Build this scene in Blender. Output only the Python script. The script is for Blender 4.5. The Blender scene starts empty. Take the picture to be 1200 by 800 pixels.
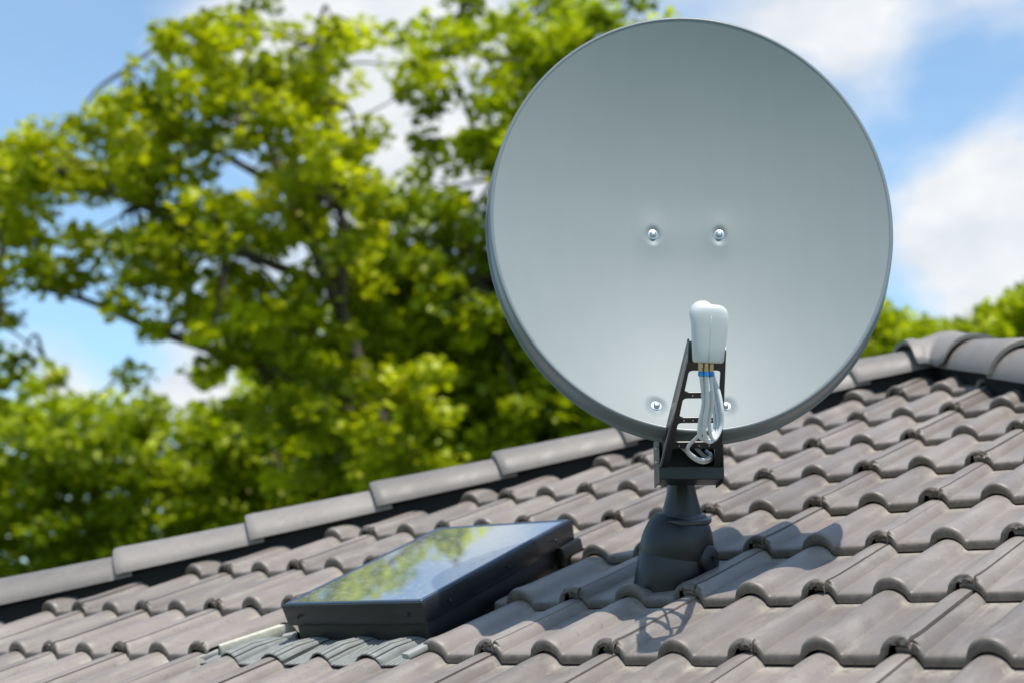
import bpy, bmesh, math, random
import numpy as np
from mathutils import Vector, Matrix
random.seed(7); rng = np.random.default_rng(11)
R = math.radians
scene = bpy.context.scene
COL = scene.collection

# ------------------------------------------------------------------ frame of reference
Z0 = 5.0                                   # height of the roof's reference point over the ground
PITCH = R(21.06)
CP, SP = math.cos(PITCH), math.sin(PITCH)
FOC = 1749.73
CAM = Vector((1.3369, -2.4364, Z0 + 0.0364))
FWD = Vector((-0.60501673, 0.77073357, 0.19981123)).normalized()
RIGHT = Vector((0.78659573, 0.61746834, 0)).normalized()
UP = RIGHT.cross(FWD).normalized()
FH = Vector((FWD.x, FWD.y, 0)).normalized()

def at(px, py, d):
    """point seen at (px,py) of a 1200x800 picture, d metres in front of the camera"""
    return CAM + (FWD + RIGHT * ((px - 600) / FOC) - UP * ((py - 400) / FOC)) * d

def roofp(u, v, h=0.0):
    """front roof slope: u along the eave, v up the slope, h off the surface"""
    return Vector((u, v * CP - h * SP, Z0 + v * SP + h * CP))

# ------------------------------------------------------------------ material helpers
def new_mat(name):
    m = bpy.data.materials.new(name); m.use_nodes = True
    nt = m.node_tree; nt.nodes.clear()
    out = nt.nodes.new('ShaderNodeOutputMaterial'); b = nt.nodes.new('ShaderNodeBsdfPrincipled')
    nt.links.new(b.outputs[0], out.inputs[0])
    return m, nt, b, out

def N(nt, t, **kw):
    n = nt.nodes.new(t)
    for k, v in kw.items():
        if k in n.inputs: n.inputs[k].default_value = v
        else: setattr(n, k, v)
    return n

def ramp(nt, src, stops):
    r = nt.nodes.new('ShaderNodeValToRGB'); nt.links.new(src, r.inputs[0])
    e = r.color_ramp.elements
    while len(e) < len(stops): e.new(0.5)
    for i, (p, c) in enumerate(stops):
        e[i].position = p; e[i].color = c if len(c) == 4 else (*c, 1)
    return r

def mix(nt, fac, a, b, mode='MIX'):
    m = nt.nodes.new('ShaderNodeMix'); m.data_type = 'RGBA'; m.blend_type = mode
    for k, s in ((0, fac), (6, a), (7, b)):
        if hasattr(s, 'is_linked') or isinstance(s, bpy.types.NodeSocket): nt.links.new(s, m.inputs[k])
        else: m.inputs[k].default_value = s if k == 0 else (*s, 1)
    return m.outputs[2]

def bump(nt, b, h, strength, dist):
    bp = N(nt, 'ShaderNodeBump'); bp.inputs['Strength'].default_value = strength; bp.inputs['Distance'].default_value = dist
    nt.links.new(h, bp.inputs['Height']); nt.links.new(bp.outputs[0], b.inputs['Normal']); return bp

def simple(name, col, rough=0.5, metal=0.0, noise=0.12, scale=30, bmp=0.0, coat=0.0):
    m, nt, b, o = new_mat(name)
    tc = N(nt, 'ShaderNodeTexCoord')
    nz = N(nt, 'ShaderNodeTexNoise', Scale=scale, Detail=5.0, Roughness=0.6); nt.links.new(tc.outputs['Object'], nz.inputs['Vector'])
    r = ramp(nt, nz.outputs[0], [(0.3, tuple(c * (1 - noise) for c in col)), (0.7, tuple(min(1, c * (1 + noise)) for c in col))])
    nt.links.new(r.outputs[0], b.inputs['Base Color'])
    b.inputs['Roughness'].default_value = rough; b.inputs['Metallic'].default_value = metal
    b.inputs['Coat Weight'].default_value = coat
    if bmp: bump(nt, b, nz.outputs[0], bmp, 0.002)
    return m

def tile_material(name, base=(0.206, 0.173, 0.151), gloss=0.38, streak=0.42):
    m, nt, b, o = new_mat(name)
    tc = N(nt, 'ShaderNodeTexCoord')
    at_ = N(nt, 'ShaderNodeAttribute', attribute_name='tone')
    lichen_shade = N(nt, 'ShaderNodeAttribute', attribute_name='lichen_shade')
    dust = N(nt, 'ShaderNodeAttribute', attribute_name='dust')
    obj = tc.outputs['Object']
    n1 = N(nt, 'ShaderNodeTexNoise', Scale=3.2, Detail=6.0, Roughness=0.6); nt.links.new(obj, n1.inputs['Vector'])
    # streaks stretched along the slope
    mp = N(nt, 'ShaderNodeMapping'); mp.inputs['Scale'].default_value = (26, 5, 5); nt.links.new(obj, mp.inputs[0])
    n2 = N(nt, 'ShaderNodeTexNoise', Scale=1.0, Detail=7.0, Roughness=0.65, Distortion=0.4); nt.links.new(mp.outputs[0], n2.inputs['Vector'])
    n3 = N(nt, 'ShaderNodeTexNoise', Scale=420.0, Detail=3.0, Roughness=0.7); nt.links.new(obj, n3.inputs['Vector'])
    n4 = N(nt, 'ShaderNodeTexNoise', Scale=48.0, Detail=6.0, Roughness=0.75); nt.links.new(obj, n4.inputs['Vector'])
    c0 = ramp(nt, n1.outputs[0], [(0.3, tuple(c * 0.84 for c in base)), (0.72, tuple(c * 1.12 for c in base))])
    tone = N(nt, 'ShaderNodeMath', operation='MULTIPLY_ADD'); nt.links.new(at_.outputs['Fac'], tone.inputs[0]); tone.inputs[1].default_value = 0.36; tone.inputs[2].default_value = 0.84
    tm = N(nt, 'ShaderNodeCombineXYZ')
    for k in range(3): nt.links.new(tone.outputs[0], tm.inputs[k])
    c1 = mix(nt, 1.0, c0.outputs[0], tm.outputs[0], 'MULTIPLY')
    st = ramp(nt, n2.outputs[0], [(0.50, (0, 0, 0)), (0.66, (1, 1, 1))])
    stm = N(nt, 'ShaderNodeMath', operation='MULTIPLY'); nt.links.new(st.outputs[0], stm.inputs[0]); stm.inputs[1].default_value = streak
    c2 = mix(nt, stm.outputs[0], c1, (0.32, 0.285, 0.25))
    # dark specks and chalky specks
    sp = ramp(nt, n4.outputs[0], [(0.30, (1, 1, 1)), (0.43, (0, 0, 0))])
    spm = N(nt, 'ShaderNodeMath', operation='MULTIPLY'); nt.links.new(sp.outputs[0], spm.inputs[0]); spm.inputs[1].default_value = 0.6
    c3 = mix(nt, spm.outputs[0], c2, (0.12, 0.10, 0.086))
    # fine grain of the concrete and small pale lichen spots
    gr = ramp(nt, n3.outputs[0], [(0.3, (0.84,) * 3), (0.7, (1.16,) * 3)]); c3 = mix(nt, 1.0, c3, gr.outputs[0], 'MULTIPLY')
    vo = N(nt, 'ShaderNodeTexVoronoi', Scale=34.0); nt.links.new(obj, vo.inputs['Vector'])
    vs = N(nt, 'ShaderNodeSeparateColor'); nt.links.new(vo.outputs['Color'], vs.inputs[0])
    th_ = N(nt, 'ShaderNodeMath', operation='MULTIPLY_ADD'); nt.links.new(vs.outputs[0], th_.inputs[0]); th_.inputs[1].default_value = 0.75; th_.inputs[2].default_value = -0.5
    ds = N(nt, 'ShaderNodeMath', operation='MULTIPLY_ADD'); nt.links.new(n3.outputs[0], ds.inputs[0]); ds.inputs[1].default_value = 0.12; nt.links.new(vo.outputs['Distance'], ds.inputs[2])
    lt_ = N(nt, 'ShaderNodeMath', operation='LESS_THAN'); nt.links.new(ds.outputs[0], lt_.inputs[0]); nt.links.new(th_.outputs[0], lt_.inputs[1])
    lm = N(nt, 'ShaderNodeMath', operation='MULTIPLY'); nt.links.new(lt_.outputs[0], lm.inputs[0]); lm.inputs[1].default_value = 0.30
    c3 = mix(nt, lm.outputs[0], c3, (0.34, 0.315, 0.28))
    # dust gathered in front of the noses of the course above
    dn = N(nt, 'ShaderNodeMath', operation='MULTIPLY'); nt.links.new(dust.outputs['Fac'], dn.inputs[0])
    dr = ramp(nt, n4.outputs[0], [(0.36, (0.1, 0.1, 0.1)), (0.6, (1, 1, 1))]); nt.links.new(dr.outputs[0], dn.inputs[1])
    c4 = mix(nt, dn.outputs[0], c3, (0.46, 0.41, 0.34))
    # nose faces and seam edges: brown lichen plus painted-in shade
    wn = N(nt, 'ShaderNodeMath', operation='MULTIPLY'); nt.links.new(lichen_shade.outputs['Fac'], wn.inputs[0])
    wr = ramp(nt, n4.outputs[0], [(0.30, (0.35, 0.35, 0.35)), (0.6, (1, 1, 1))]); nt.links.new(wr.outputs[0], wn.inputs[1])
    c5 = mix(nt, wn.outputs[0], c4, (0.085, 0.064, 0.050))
    nt.links.new(c5, b.inputs['Base Color'])
    rr = ramp(nt, n2.outputs[0], [(0.35, (gloss - 0.06,) * 3), (0.7, (gloss + 0.2,) * 3)])
    nt.links.new(rr.outputs[0], b.inputs['Roughness'])
    ad = N(nt, 'ShaderNodeMath', operation='MULTIPLY_ADD'); nt.links.new(n4.outputs[0], ad.inputs[0]); ad.inputs[1].default_value = 0.6; nt.links.new(n3.outputs[0], ad.inputs[2])
    bump(nt, b, ad.outputs[0], 0.5, 0.0014)
    return m

def leaf_material(name, dark, light, trans):
    m, nt, b, o = new_mat(name)
    a = N(nt, 'ShaderNodeAttribute', attribute_name='tone')
    r = ramp(nt, a.outputs['Fac'], [(0.0, dark), (1.0, light)])
    nt.links.new(r.outputs[0], b.inputs['Base Color']); b.inputs['Roughness'].default_value = 0.45
    tr = N(nt, 'ShaderNodeBsdfTranslucent')
    br = mix(nt, 1.0, r.outputs[0], trans, 'MULTIPLY'); nt.links.new(br, tr.inputs[0])
    ms = N(nt, 'ShaderNodeMixShader'); ms.inputs[0].default_value = 0.5
    nt.links.new(b.outputs[0], ms.inputs[1]); nt.links.new(tr.outputs[0], ms.inputs[2]); nt.links.new(ms.outputs[0], o.inputs[0])
    return m

M = {}
M['tile'] = tile_material('concrete_roof_tile')
M['cap'] = tile_material('concrete_ridge_cap', (0.200, 0.175, 0.156), 0.46, 0.12)
M['underlay'] = simple('roofing_underlay', (0.006, 0.0055, 0.0055), 0.9)  # near-black, so the gap under the caps reads as deep shade
M['membrane'] = simple('brown_underlay_board', (0.20, 0.15, 0.10), 0.9, noise=0.3, scale=20)
M['wall'] = simple('rendered_wall', (0.62, 0.58, 0.50), 0.9, bmp=0.3)
M['fascia'] = simple('painted_fascia', (0.5, 0.5, 0.48), 0.5)
M['gutter'] = simple('zinc_gutter', (0.35, 0.36, 0.37), 0.4, 0.8)
M['frame'] = simple('anthracite_frame', (0.014, 0.0145, 0.0165), 0.33, 0.0, 0.35, 14)
M['frame_low'] = simple('anthracite_flashing', (0.009, 0.009, 0.0095), 0.42, 0.0, 0.4, 10)
M['seal'] = simple('window_rim_alloy', (0.12, 0.15, 0.2), 0.3, 0.7)
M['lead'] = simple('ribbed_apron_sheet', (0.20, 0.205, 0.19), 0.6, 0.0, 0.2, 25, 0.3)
M['foam'] = simple('cream_foam_strip', (0.50, 0.47, 0.38), 0.85, 0.0, 0.15, 60, 0.5)
M['whitestrip'] = simple('white_sealing_strip', (0.30, 0.29, 0.27), 0.7)
M['timber'] = simple('sunlit_batten_wood', (0.42, 0.28, 0.15), 0.8, 0, 0.3, 30)
M['black'] = simple('black_powder_coat', (0.008, 0.008, 0.009), 0.36, 0.0, 0.2, 90)
M['edge'] = simple('lit_edge_grey', (0.42, 0.44, 0.46), 0.3, 0.8)  # pale grey for the light painted along the arm's left edge
M['rubber'] = simple('black_plastic_cowl', (0.007, 0.007, 0.008), 0.38, 0.0, 0.25, 18)
M['collar'] = simple('grey_seal_collar', (0.045, 0.047, 0.052), 0.35)
M['steel'] = simple('zinc_plated_steel', (0.55, 0.56, 0.57), 0.34, 1.0, 0.1, 60)
M['lnbwhite'] = simple('white_lnb_plastic', (0.57, 0.58, 0.57), 0.34, 0.0, 0.03, 20)
M['lnbgrey'] = simple('grey_lnb_cap', (0.45, 0.47, 0.48), 0.35, 0.0, 0.05, 20)
M['brass'] = simple('brass_connector', (0.42, 0.27, 0.15), 0.3, 0.9)
M['blue'] = simple('blue_rubber_boot', (0.01, 0.16, 0.42), 0.4)
M['cable'] = simple('white_coax_cable', (0.60, 0.61, 0.62), 0.35, 0.0, 0.04)
M['bark'] = simple('tree_bark', (0.085, 0.065, 0.045), 0.9, 0.0, 0.35, 9, 0.6)

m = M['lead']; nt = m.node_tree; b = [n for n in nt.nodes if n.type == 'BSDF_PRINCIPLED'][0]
ga = N(nt, 'ShaderNodeAttribute', attribute_name='groove_shade'); gr_ = ramp(nt, ga.outputs['Fac'], [(0.25, (0, 0, 0)), (0.5, (1, 1, 1))])
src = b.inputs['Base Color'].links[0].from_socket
nt.links.new(mix(nt, gr_.outputs[0], src, (0.03, 0.03, 0.028)), b.inputs['Base Color'])  # shade between the ribs painted in as dark stripes
# dish paint: grey-blue powder coat with a faint uneven sheen
m, nt, b, o = new_mat('dish_grey_paint')
tc = N(nt, 'ShaderNodeTexCoord')
nz = N(nt, 'ShaderNodeTexNoise', Scale=2.6, Detail=5.0, Roughness=0.55); nt.links.new(tc.outputs['Object'], nz.inputs['Vector'])
fz = N(nt, 'ShaderNodeTexNoise', Scale=900.0, Detail=2.0); nt.links.new(tc.outputs['Object'], fz.inputs['Vector'])
r = ramp(nt, nz.outputs[0], [(0.3, (0.222, 0.248, 0.248)), (0.7, (0.237, 0.263, 0.262))])
mps = N(nt, 'ShaderNodeMapping'); mps.inputs['Scale'].default_value = (22, 22, 1.6); nt.links.new(tc.outputs['Object'], mps.inputs[0])
run = N(nt, 'ShaderNodeTexNoise', Scale=1.0, Detail=6.0, Roughness=0.6); nt.links.new(mps.outputs[0], run.inputs['Vector'])
rm = ramp(nt, run.outputs[0], [(0.35, (0.985,) * 3), (0.7, (1.015,) * 3)])
nt.links.new(mix(nt, 1.0, r.outputs[0], rm.outputs[0], 'MULTIPLY'), b.inputs['Base Color'])
rr = ramp(nt, nz.outputs[0], [(0.3, (0.47,) * 3), (0.7, (0.55,) * 3)]); nt.links.new(rr.outputs[0], b.inputs['Roughness'])
b.inputs['Specular IOR Level'].default_value = 0.3
bump(nt, b, fz.outputs[0], 0.06, 0.0005)
M['dish'] = m
# rim, same paint, coloured darker to stand for shade on the folded lip
M['rim'] = simple('dish_rim_shaded', (0.15, 0.173, 0.18), 0.36, 0.0, 0.05, 6)

# skylight glass
m, nt, b, o = new_mat('skylight_glass')
b.inputs['Base Color'].default_value = (0.30, 0.35, 0.38, 1); b.inputs['Metallic'].default_value = 0.6; b.inputs['Roughness'].default_value = 0.02
b.inputs['IOR'].default_value = 1.9; b.inputs['Coat Weight'].default_value = 1.0; b.inputs['Coat IOR'].default_value = 1.9; b.inputs['Coat Roughness'].default_value = 0.01
tc = N(nt, 'ShaderNodeTexCoord'); nz = N(nt, 'ShaderNodeTexNoise', Scale=7.0, Detail=2.0); nt.links.new(tc.outputs['Object'], nz.inputs['Vector'])
bump(nt, b, nz.outputs[0], 0.05, 0.002)
dn_ = N(nt, 'ShaderNodeTexNoise', Scale=60.0, Detail=8.0, Roughness=0.8); nt.links.new(tc.outputs['Object'], dn_.inputs['Vector'])
dr_ = ramp(nt, dn_.outputs[0], [(0.5, (0.0,) * 3), (0.68, (0.45,) * 3)]); dd_ = N(nt, 'ShaderNodeBsdfDiffuse'); dd_.inputs[0].default_value = (0.4, 0.38, 0.34, 1)
ms_ = N(nt, 'ShaderNodeMixShader'); nt.links.new(dr_.outputs[0], ms_.inputs[0]); nt.links.new(b.outputs[0], ms_.inputs[1]); nt.links.new(dd_.outputs[0], ms_.inputs[2]); nt.links.new(ms_.outputs[0], o.inputs[0])
M['glass'] = m

# grass
m, nt, b, o = new_mat('meadow_grass')
tc = N(nt, 'ShaderNodeTexCoord'); nz = N(nt, 'ShaderNodeTexNoise', Scale=0.6, Detail=8.0, Roughness=0.7); nt.links.new(tc.outputs['Object'], nz.inputs['Vector'])
r = ramp(nt, nz.outputs[0], [(0.3, (0.035, 0.06, 0.015)), (0.7, (0.09, 0.13, 0.035))]); nt.links.new(r.outputs[0], b.inputs['Base Color']); b.inputs['Roughness'].default_value = 0.9
M['grass'] = m

# ------------------------------------------------------------------ object helpers
def origin_of(o):
    v = Vector((0, 0, 0))
    while o is not None: v += o.location; o = o.parent
    return v

def link(name, me, mat=None, parent=None):
    o = bpy.data.objects.new(name, me); COL.objects.link(o)
    if mat is not None: me.materials.append(mat)
    if parent is not None: o.parent = parent
    return o

def tag(o, label=None, cat=None, group=None, kind=None):
    for k, v in (('label', label), ('category', cat), ('group', group), ('kind', kind)):
        if v: o[k] = v
    return o

def empty(name, loc):
    o = bpy.data.objects.new(name, None); COL.objects.link(o); o.location = loc; o.empty_display_size = 0.2
    return o

def mesh_obj(name, verts, faces, mat, parent=None, smooth=False, base=None):
    """verts in world space; the object sits at base (top level) or under its parent"""
    off = origin_of(parent) if parent is not None else (Vector(base) if base is not None else Vector((0, 0, 0)))
    me = bpy.data.meshes.new(name); me.from_pydata([tuple(Vector(v) - off) for v in verts], [], faces); me.update()
    if smooth:
        for p in me.polygons: p.use_smooth = True
    o = link(name, me, mat, parent)
    if parent is None and base is not None: o.location = base
    return o

def bm_obj(name, bm, mat, parent=None, smooth=False, base=None, angle=None):
    off = origin_of(parent) if parent is not None else (Vector(base) if base is not None else Vector((0, 0, 0)))
    bmesh.ops.translate(bm, vec=-off, verts=bm.verts)
    bmesh.ops.recalc_face_normals(bm, faces=bm.faces)
    me = bpy.data.meshes.new(name); bm.to_mesh(me); bm.free()
    if smooth:
        for p in me.polygons: p.use_smooth = True
        if angle: me.set_sharp_from_angle(angle=R(angle))
    o = link(name, me, mat, parent)
    if parent is None and base is not None: o.location = base
    return o

def frame_mat(origin, x, y, z):
    m = Matrix.Identity(4)
    for i, a in enumerate((x, y, z)):
        m[0][i], m[1][i], m[2][i] = a
    m[0][3], m[1][3], m[2][3] = origin
    return m

def add_box(bm, fm, lo, hi, bev=0.0, seg=2, taper=None):
    """box lo..hi in the frame fm; taper = (sx, sy) scale of the top about its centre"""
    vs = []
    cx, cy = (lo[0] + hi[0]) / 2, (lo[1] + hi[1]) / 2
    for k in (0, 1):
        for (i, j) in ((0, 0), (1, 0), (1, 1), (0, 1)):
            x = (lo, hi)[i][0]; y = (lo, hi)[j][1]; z = (lo, hi)[k][2]
            if taper and k: x = cx + (x - cx) * taper[0]; y = cy + (y - cy) * taper[1]
            vs.append(bm.verts.new(fm @ Vector((x, y, z))))
    fs = [(0, 3, 2, 1), (4, 5, 6, 7), (0, 1, 5, 4), (1, 2, 6, 5), (2, 3, 7, 6), (3, 0, 4, 7)]
    faces = [bm.faces.new([vs[i] for i in f]) for f in fs]
    if bev:
        ed = list({e for f in faces for e in f.edges})
        bmesh.ops.bevel(bm, geom=ed, offset=bev, segments=seg, profile=0.5, affect='EDGES')

def add_lathe(bm, fm, prof, n=40, cap=True):
    """prof: (radius, height) pairs round the frame's z"""
    rings = []
    for (r_, z_) in prof:
        rings.append([bm.verts.new(fm @ Vector((r_ * math.cos(2 * math.pi * i / n), r_ * math.sin(2 * math.pi * i / n), z_))) for i in range(n)])
    for a, c in zip(rings, rings[1:]):
        for i in range(n):
            bm.faces.new((a[i], a[(i + 1) % n], c[(i + 1) % n], c[i]))
    if cap:
        bm.faces.new(rings[0][::-1]); bm.faces.new(rings[-1])

def add_tube(bm, pts, radii, n=10, cap=True):
    pts = [Vector(p) for p in pts]
    if not hasattr(radii, '__len__'): radii = [radii] * len(pts)
    rings = []; ref = None
    for i, p in enumerate(pts):
        t = (pts[min(i + 1, len(pts) - 1)] - pts[max(i - 1, 0)]).normalized()
        if ref is None:
            ref = t.orthogonal().normalized()
        ref = (ref - t * ref.dot(t)).normalized()
        q = t.cross(ref)
        rings.append([bm.verts.new(p + (ref * math.cos(2 * math.pi * k / n) + q * math.sin(2 * math.pi * k / n)) * radii[i]) for k in range(n)])
    for a, c in zip(rings, rings[1:]):
        for k in range(n):
            bm.faces.new((a[k], a[(k + 1) % n], c[(k + 1) % n], c[k]))
    if cap:
        bm.faces.new(rings[0][::-1]); bm.faces.new(rings[-1])

def spline(pts, n=8):
    pts = [Vector(p) for p in pts]; P = [pts[0] * 2 - pts[1]] + pts + [pts[-1] * 2 - pts[-2]]
    out = []
    for i in range(1, len(P) - 2):
        for k in range(n):
            t = k / n; a, b_, c, d = P[i - 1], P[i], P[i + 1], P[i + 2]
            out.append(0.5 * ((2 * b_) + (c - a) * t + (2 * a - 5 * b_ + 4 * c - d) * t * t + (3 * b_ - a - 3 * c + d) * t ** 3))
    out.append(pts[-1]); return out

# ================================================================== THE HOUSE
APX, APY = -0.59, 2.45                          # hip apex in plan
EAVE_Y = -1.16
HALF = APY - EAVE_Y
EAVE_Z = Z0 + EAVE_Y * math.tan(PITCH)
BACK_Y = 10.0
house = empty('house', (APX, EAVE_Y + 0.35, 0))
tag(house, 'house with hipped roof of taupe grey interlocking concrete tiles', 'house')

EXPO, TW, TH = 0.32185, 0.30, 0.024
RW, RH = 0.0355, 0.0265                           # roll half width and height
SEAM = 0.017

def prof(x):
    """tile section over one column; rolls end (right foot) at x = 0, .15, .30 ..."""
    xm = ((x + RW) % 0.15)
    if xm > 0.075: xm -= 0.15
    a = abs(xm)
    # shallow swell of the pan
    base = 0.0
    if a < RW:
        c = math.cos(math.pi * a / (2 * RW)); base = RH * c ** 0.55
    return base

def prof_n(x):
    e = 0.002
    d = (prof(x + e) - prof(x - e)) / (2 * e); d = max(-0.9, min(0.9, d))
    return -d * 0.16

NOSE = [(0.001, 0.0), (-0.001, 0.06), (-0.001, 0.30), (0.0, 0.55), (0.002, 0.73), (0.0055, 0.86), (0.011, 0.95), (0.019, 0.99), (0.032, 1.0)]

def tiles(u0, u1, v0, v1, coarse=False, seed=1):
    """all tiles of a slope in (u,v,h); returns verts, faces and point attributes"""
    rd = random.Random(seed)
    V, F, tone, lichen_shade, dust = [], [], [], [], []
    k0, k1 = math.floor(v0 / EXPO), math.ceil(v1 / EXPO)
    c0, c1 = math.floor(u0 / TW) - 1, math.ceil(u1 / TW) + 1
    n_mid = 5 if coarse else 11
    for k in range(k0, k1):
        for c in range(c0, c1):
            sL = c * TW - RW + SEAM; sR = sL + TW
            t_ = rd.random(); du = rd.gauss(0, 0.0012); dv = rd.gauss(0, 0.0022); dh = rd.gauss(0, 0.0008)
            # samples over the width
            xs = []
            if coarse: xs = [sL - 0.02 + i * (TW + 0.02) / 24 for i in range(25)]
            else:
                xs = [sL - 0.026, sL - 0.018, sL - 0.010, sL - 0.004, sL - 0.0005]
                x = sL + 0.003
                while x < sR - 0.004: xs.append(x); x += 0.0055
                xs += [sR - 0.003, sR - 0.0005]
            nx = len(xs)
            vs_ = list(NOSE) + [(0.032 + (0.372 - 0.032) * i / (n_mid - 1), 1.0) for i in range(1, n_mid)]
            base = len(V)
            for (dvv, fr) in vs_:
                for x in xs:
                    under = x < sL                      # the part that slips below the neighbour
                    cover = x > sR - 0.034              # the part that laps over the next tile
                    vv = k * EXPO + dvv + dv
                    hl = TH * (1 - (dvv / EXPO))        # pan top sinks to zero where the next nose lands
                    h = prof(x)
                    if not coarse:                      # flattened tile under the mast cowl
                        q = max(abs(x + 0.475) - 0.085, abs(k * EXPO + dvv - 0.49) - 0.12, 0)
                        if k == 1: h *= min(1.0, q / 0.03)
                        h += 0.005 * (h / RH) * math.exp(-(dvv / 0.028) ** 2) * (1 if fr > 0.05 else 0.2)   # the roll swells into a small hood at the nose
                    lat = prof_n(x) * hl * fr
                    if dvv > EXPO: hl = TH * (1 - dvv / EXPO) - 0.002
                    off = hl * fr + (0.0015 if fr < 0.1 else 0)
                    near = (sL - 0.03 < x < sL + 0.012)
                    if x < sL + 0.0025: off = hl * fr - (0.010 if under else 0.004) * min(1, fr * 1.5)
                    if fr < 0.9 and not coarse:
                        if near:
                            vv += 0.003 + rd.uniform(-0.001, 0.0025)
                            off = min(off, TH * 0.70) + rd.uniform(-0.001, 0.001) * fr
                        if cover:
                            off = max(off, TH * 0.42 + rd.uniform(-0.0045, 0.006)); vv += rd.uniform(-0.002, 0.003)
                    V.append((x + lat + du, vv, h + off + dh + (0.0004 if not under else 0)))
                    tone.append(t_)
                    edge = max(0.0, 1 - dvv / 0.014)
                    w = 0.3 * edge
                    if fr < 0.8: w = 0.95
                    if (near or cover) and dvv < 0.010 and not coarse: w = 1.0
                    lichen_shade.append(w)
                    inpan = 1.0 if h < 0.004 else (0.3 if h < 0.02 else 0.0)
                    dust.append(0.85 if fr < 0.05 else inpan * max(0.0, min(1, (dvv - 0.275) / 0.04)) * 0.85)
            nr = len(vs_)
            for j in range(nr - 1):
                for i in range(nx - 1):
                    a = base + j * nx + i
                    F.append((a, a + 1, a + nx + 1, a + nx))
            # the lap's side edge down to shadow the seam
            if not coarse:
                b2 = len(V)
                for j, (dvv, fr) in enumerate(vs_):
                    x_, v_, h_ = V[base + j * nx + nx - 1]
                    V.append((x_ - 0.0006, v_, h_ - 0.009)); tone.append(0.0); lichen_shade.append(0); dust.append(0)
                for j in range(nr - 1):
                    F.append((base + j * nx + nx - 1, b2 + j, b2 + j + 1, base + (j + 1) * nx + nx - 1))
    return V, F, tone, lichen_shade, dust

def tile_mesh(name, data, fm, cuts, hole=None, parent=None, mat=None):
    V, F, tone, lichen_shade, dust = data
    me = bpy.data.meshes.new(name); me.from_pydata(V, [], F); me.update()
    for nme, arr in (('tone', tone), ('lichen_shade', lichen_shade), ('dust', dust)):
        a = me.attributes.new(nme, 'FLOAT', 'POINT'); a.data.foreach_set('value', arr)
    bm = bmesh.new(); bm.from_mesh(me)
    bm.transform(fm)
    for (co, no) in cuts:                       # clear the side the normal points to
        bmesh.ops.bisect_plane(bm, geom=bm.verts[:] + bm.edges[:] + bm.faces[:], plane_co=co, plane_no=no, clear_outer=True)
    if hole:
        inv = fm.inverted()
        for (u_a, u_b, v_a, v_b) in hole:
            for co, no in (((u_a, 0, 0), (1, 0, 0)), ((u_b, 0, 0), (1, 0, 0)), ((0, v_a, 0), (0, 1, 0)), ((0, v_b, 0), (0, 1, 0))):
                # only faces near the hole
                near = [f for f in bm.faces if (lambda q: u_a - 0.1 < q.x < u_b + 0.1 and v_a - 0.1 < q.y < v_b + 0.1)(inv @ f.calc_center_median())]
                g = set(near)
                for f in near: g.update(f.edges); g.update(f.verts)
                bmesh.ops.bisect_plane(bm, geom=list(g), plane_co=fm @ Vector(co), plane_no=(fm.to_3x3() @ Vector(no)))
            dead = [f for f in bm.faces if (lambda q: u_a < q.x < u_b and v_a < q.y < v_b)(inv @ f.calc_center_median())]
            bmesh.ops.delete(bm, geom=dead, context='FACES')
    off = origin_of(parent); bmesh.ops.translate(bm, vec=-off, verts=bm.verts)
    bm.to_mesh(me); bm.free()
    for p in me.polygons: p.use_smooth = True
    me.set_sharp_from_angle(angle=R(50))
    return link(name, me, mat or M['tile'], parent)

FM_FRONT = frame_mat((0, 0, Z0), (1, 0, 0), (0, CP, SP), (0, -SP, CP))
CUT = 0.198                                     # how far the cut tiles stay from the hip line (in plan, across x)
cuts_front = [(Vector((APX - CUT, APY, 0)), Vector((-1, 1, 0)).normalized()),
              (Vector((APX + CUT, APY, 0)), Vector((1, 1, 0)).normalized()),
              (Vector((0, EAVE_Y, 0)), Vector((0, -1, 0)))]
VLO, VHI = EAVE_Y / CP, APY / CP
SKY = (-1.318, -0.872, 0.100, 0.708)            # opening left for the roof window
HOLES = [(SKY[0] - 0.015, SKY[1] + 0.012, 0.02, SKY[3] + 0.03),
         (-1.50, -0.825, -0.03, 0.16)]
# only rows -1 .. of the aproned part: course 0 is cut away under the apron
data = tiles(APX - HALF, APX + HALF, VLO, VHI, seed=5)
roof = None
def front_roof():
    V, F, tone, lichen_shade, dust = data
    # drop the course-0 tiles' noses below the apron by deleting their faces in the second hole, course -1 stays
    keep = []
    for f in F:
        cx = sum(V[i][0] for i in f) / 4; cy = sum(V[i][1] for i in f) / 4
        keep.append(f)
    return (V, keep, tone, lichen_shade, dust)
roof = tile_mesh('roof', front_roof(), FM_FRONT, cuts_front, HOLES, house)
roof['label'] = 'taupe grey interlocking concrete tiles with broken mortar in the seam rolls'

# left and right slopes, seen only from a step aside
S1 = math.tan(PITCH)
apexv = Vector((APX, APY, Z0 + APY * S1))
def side_slope(sgn):
    ex = Vector((0, -sgn, 0)); ez = Vector((sgn * SP, 0, CP)); ey = Vector((-sgn * CP, 0, SP))
    fm = frame_mat(apexv - ey * (HALF / CP), ex, ey, ez)
    if sgn > 0: fm = frame_mat(apexv - ey * (HALF / CP), Vector((0, 1, 0)), ey, ez)
    else: fm = frame_mat(apexv - ey * (HALF / CP), Vector((0, -1, 0)), ey, ez)
    L = BACK_Y - APY
    d = tiles(-HALF, L, 0, HALF / CP, True, 9) if sgn > 0 else tiles(-L, HALF, 0, HALF / CP, True, 10)
    cuts = [(Vector((APX, APY + 0.215, 0)), Vector((-sgn, -1, 0)).normalized()),
            (Vector((APX + sgn * 0.1, 0, 0)), Vector((-sgn, 0, 0))), (Vector((0, BACK_Y, 0)), Vector((0, 1, 0))),
            (Vector((APX + sgn * HALF, 0, 0)), Vector((sgn, 0, 0)))]
    return tile_mesh('roof', d, fm, cuts, None, house)
side_slope(-1); side_slope(1)

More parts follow.
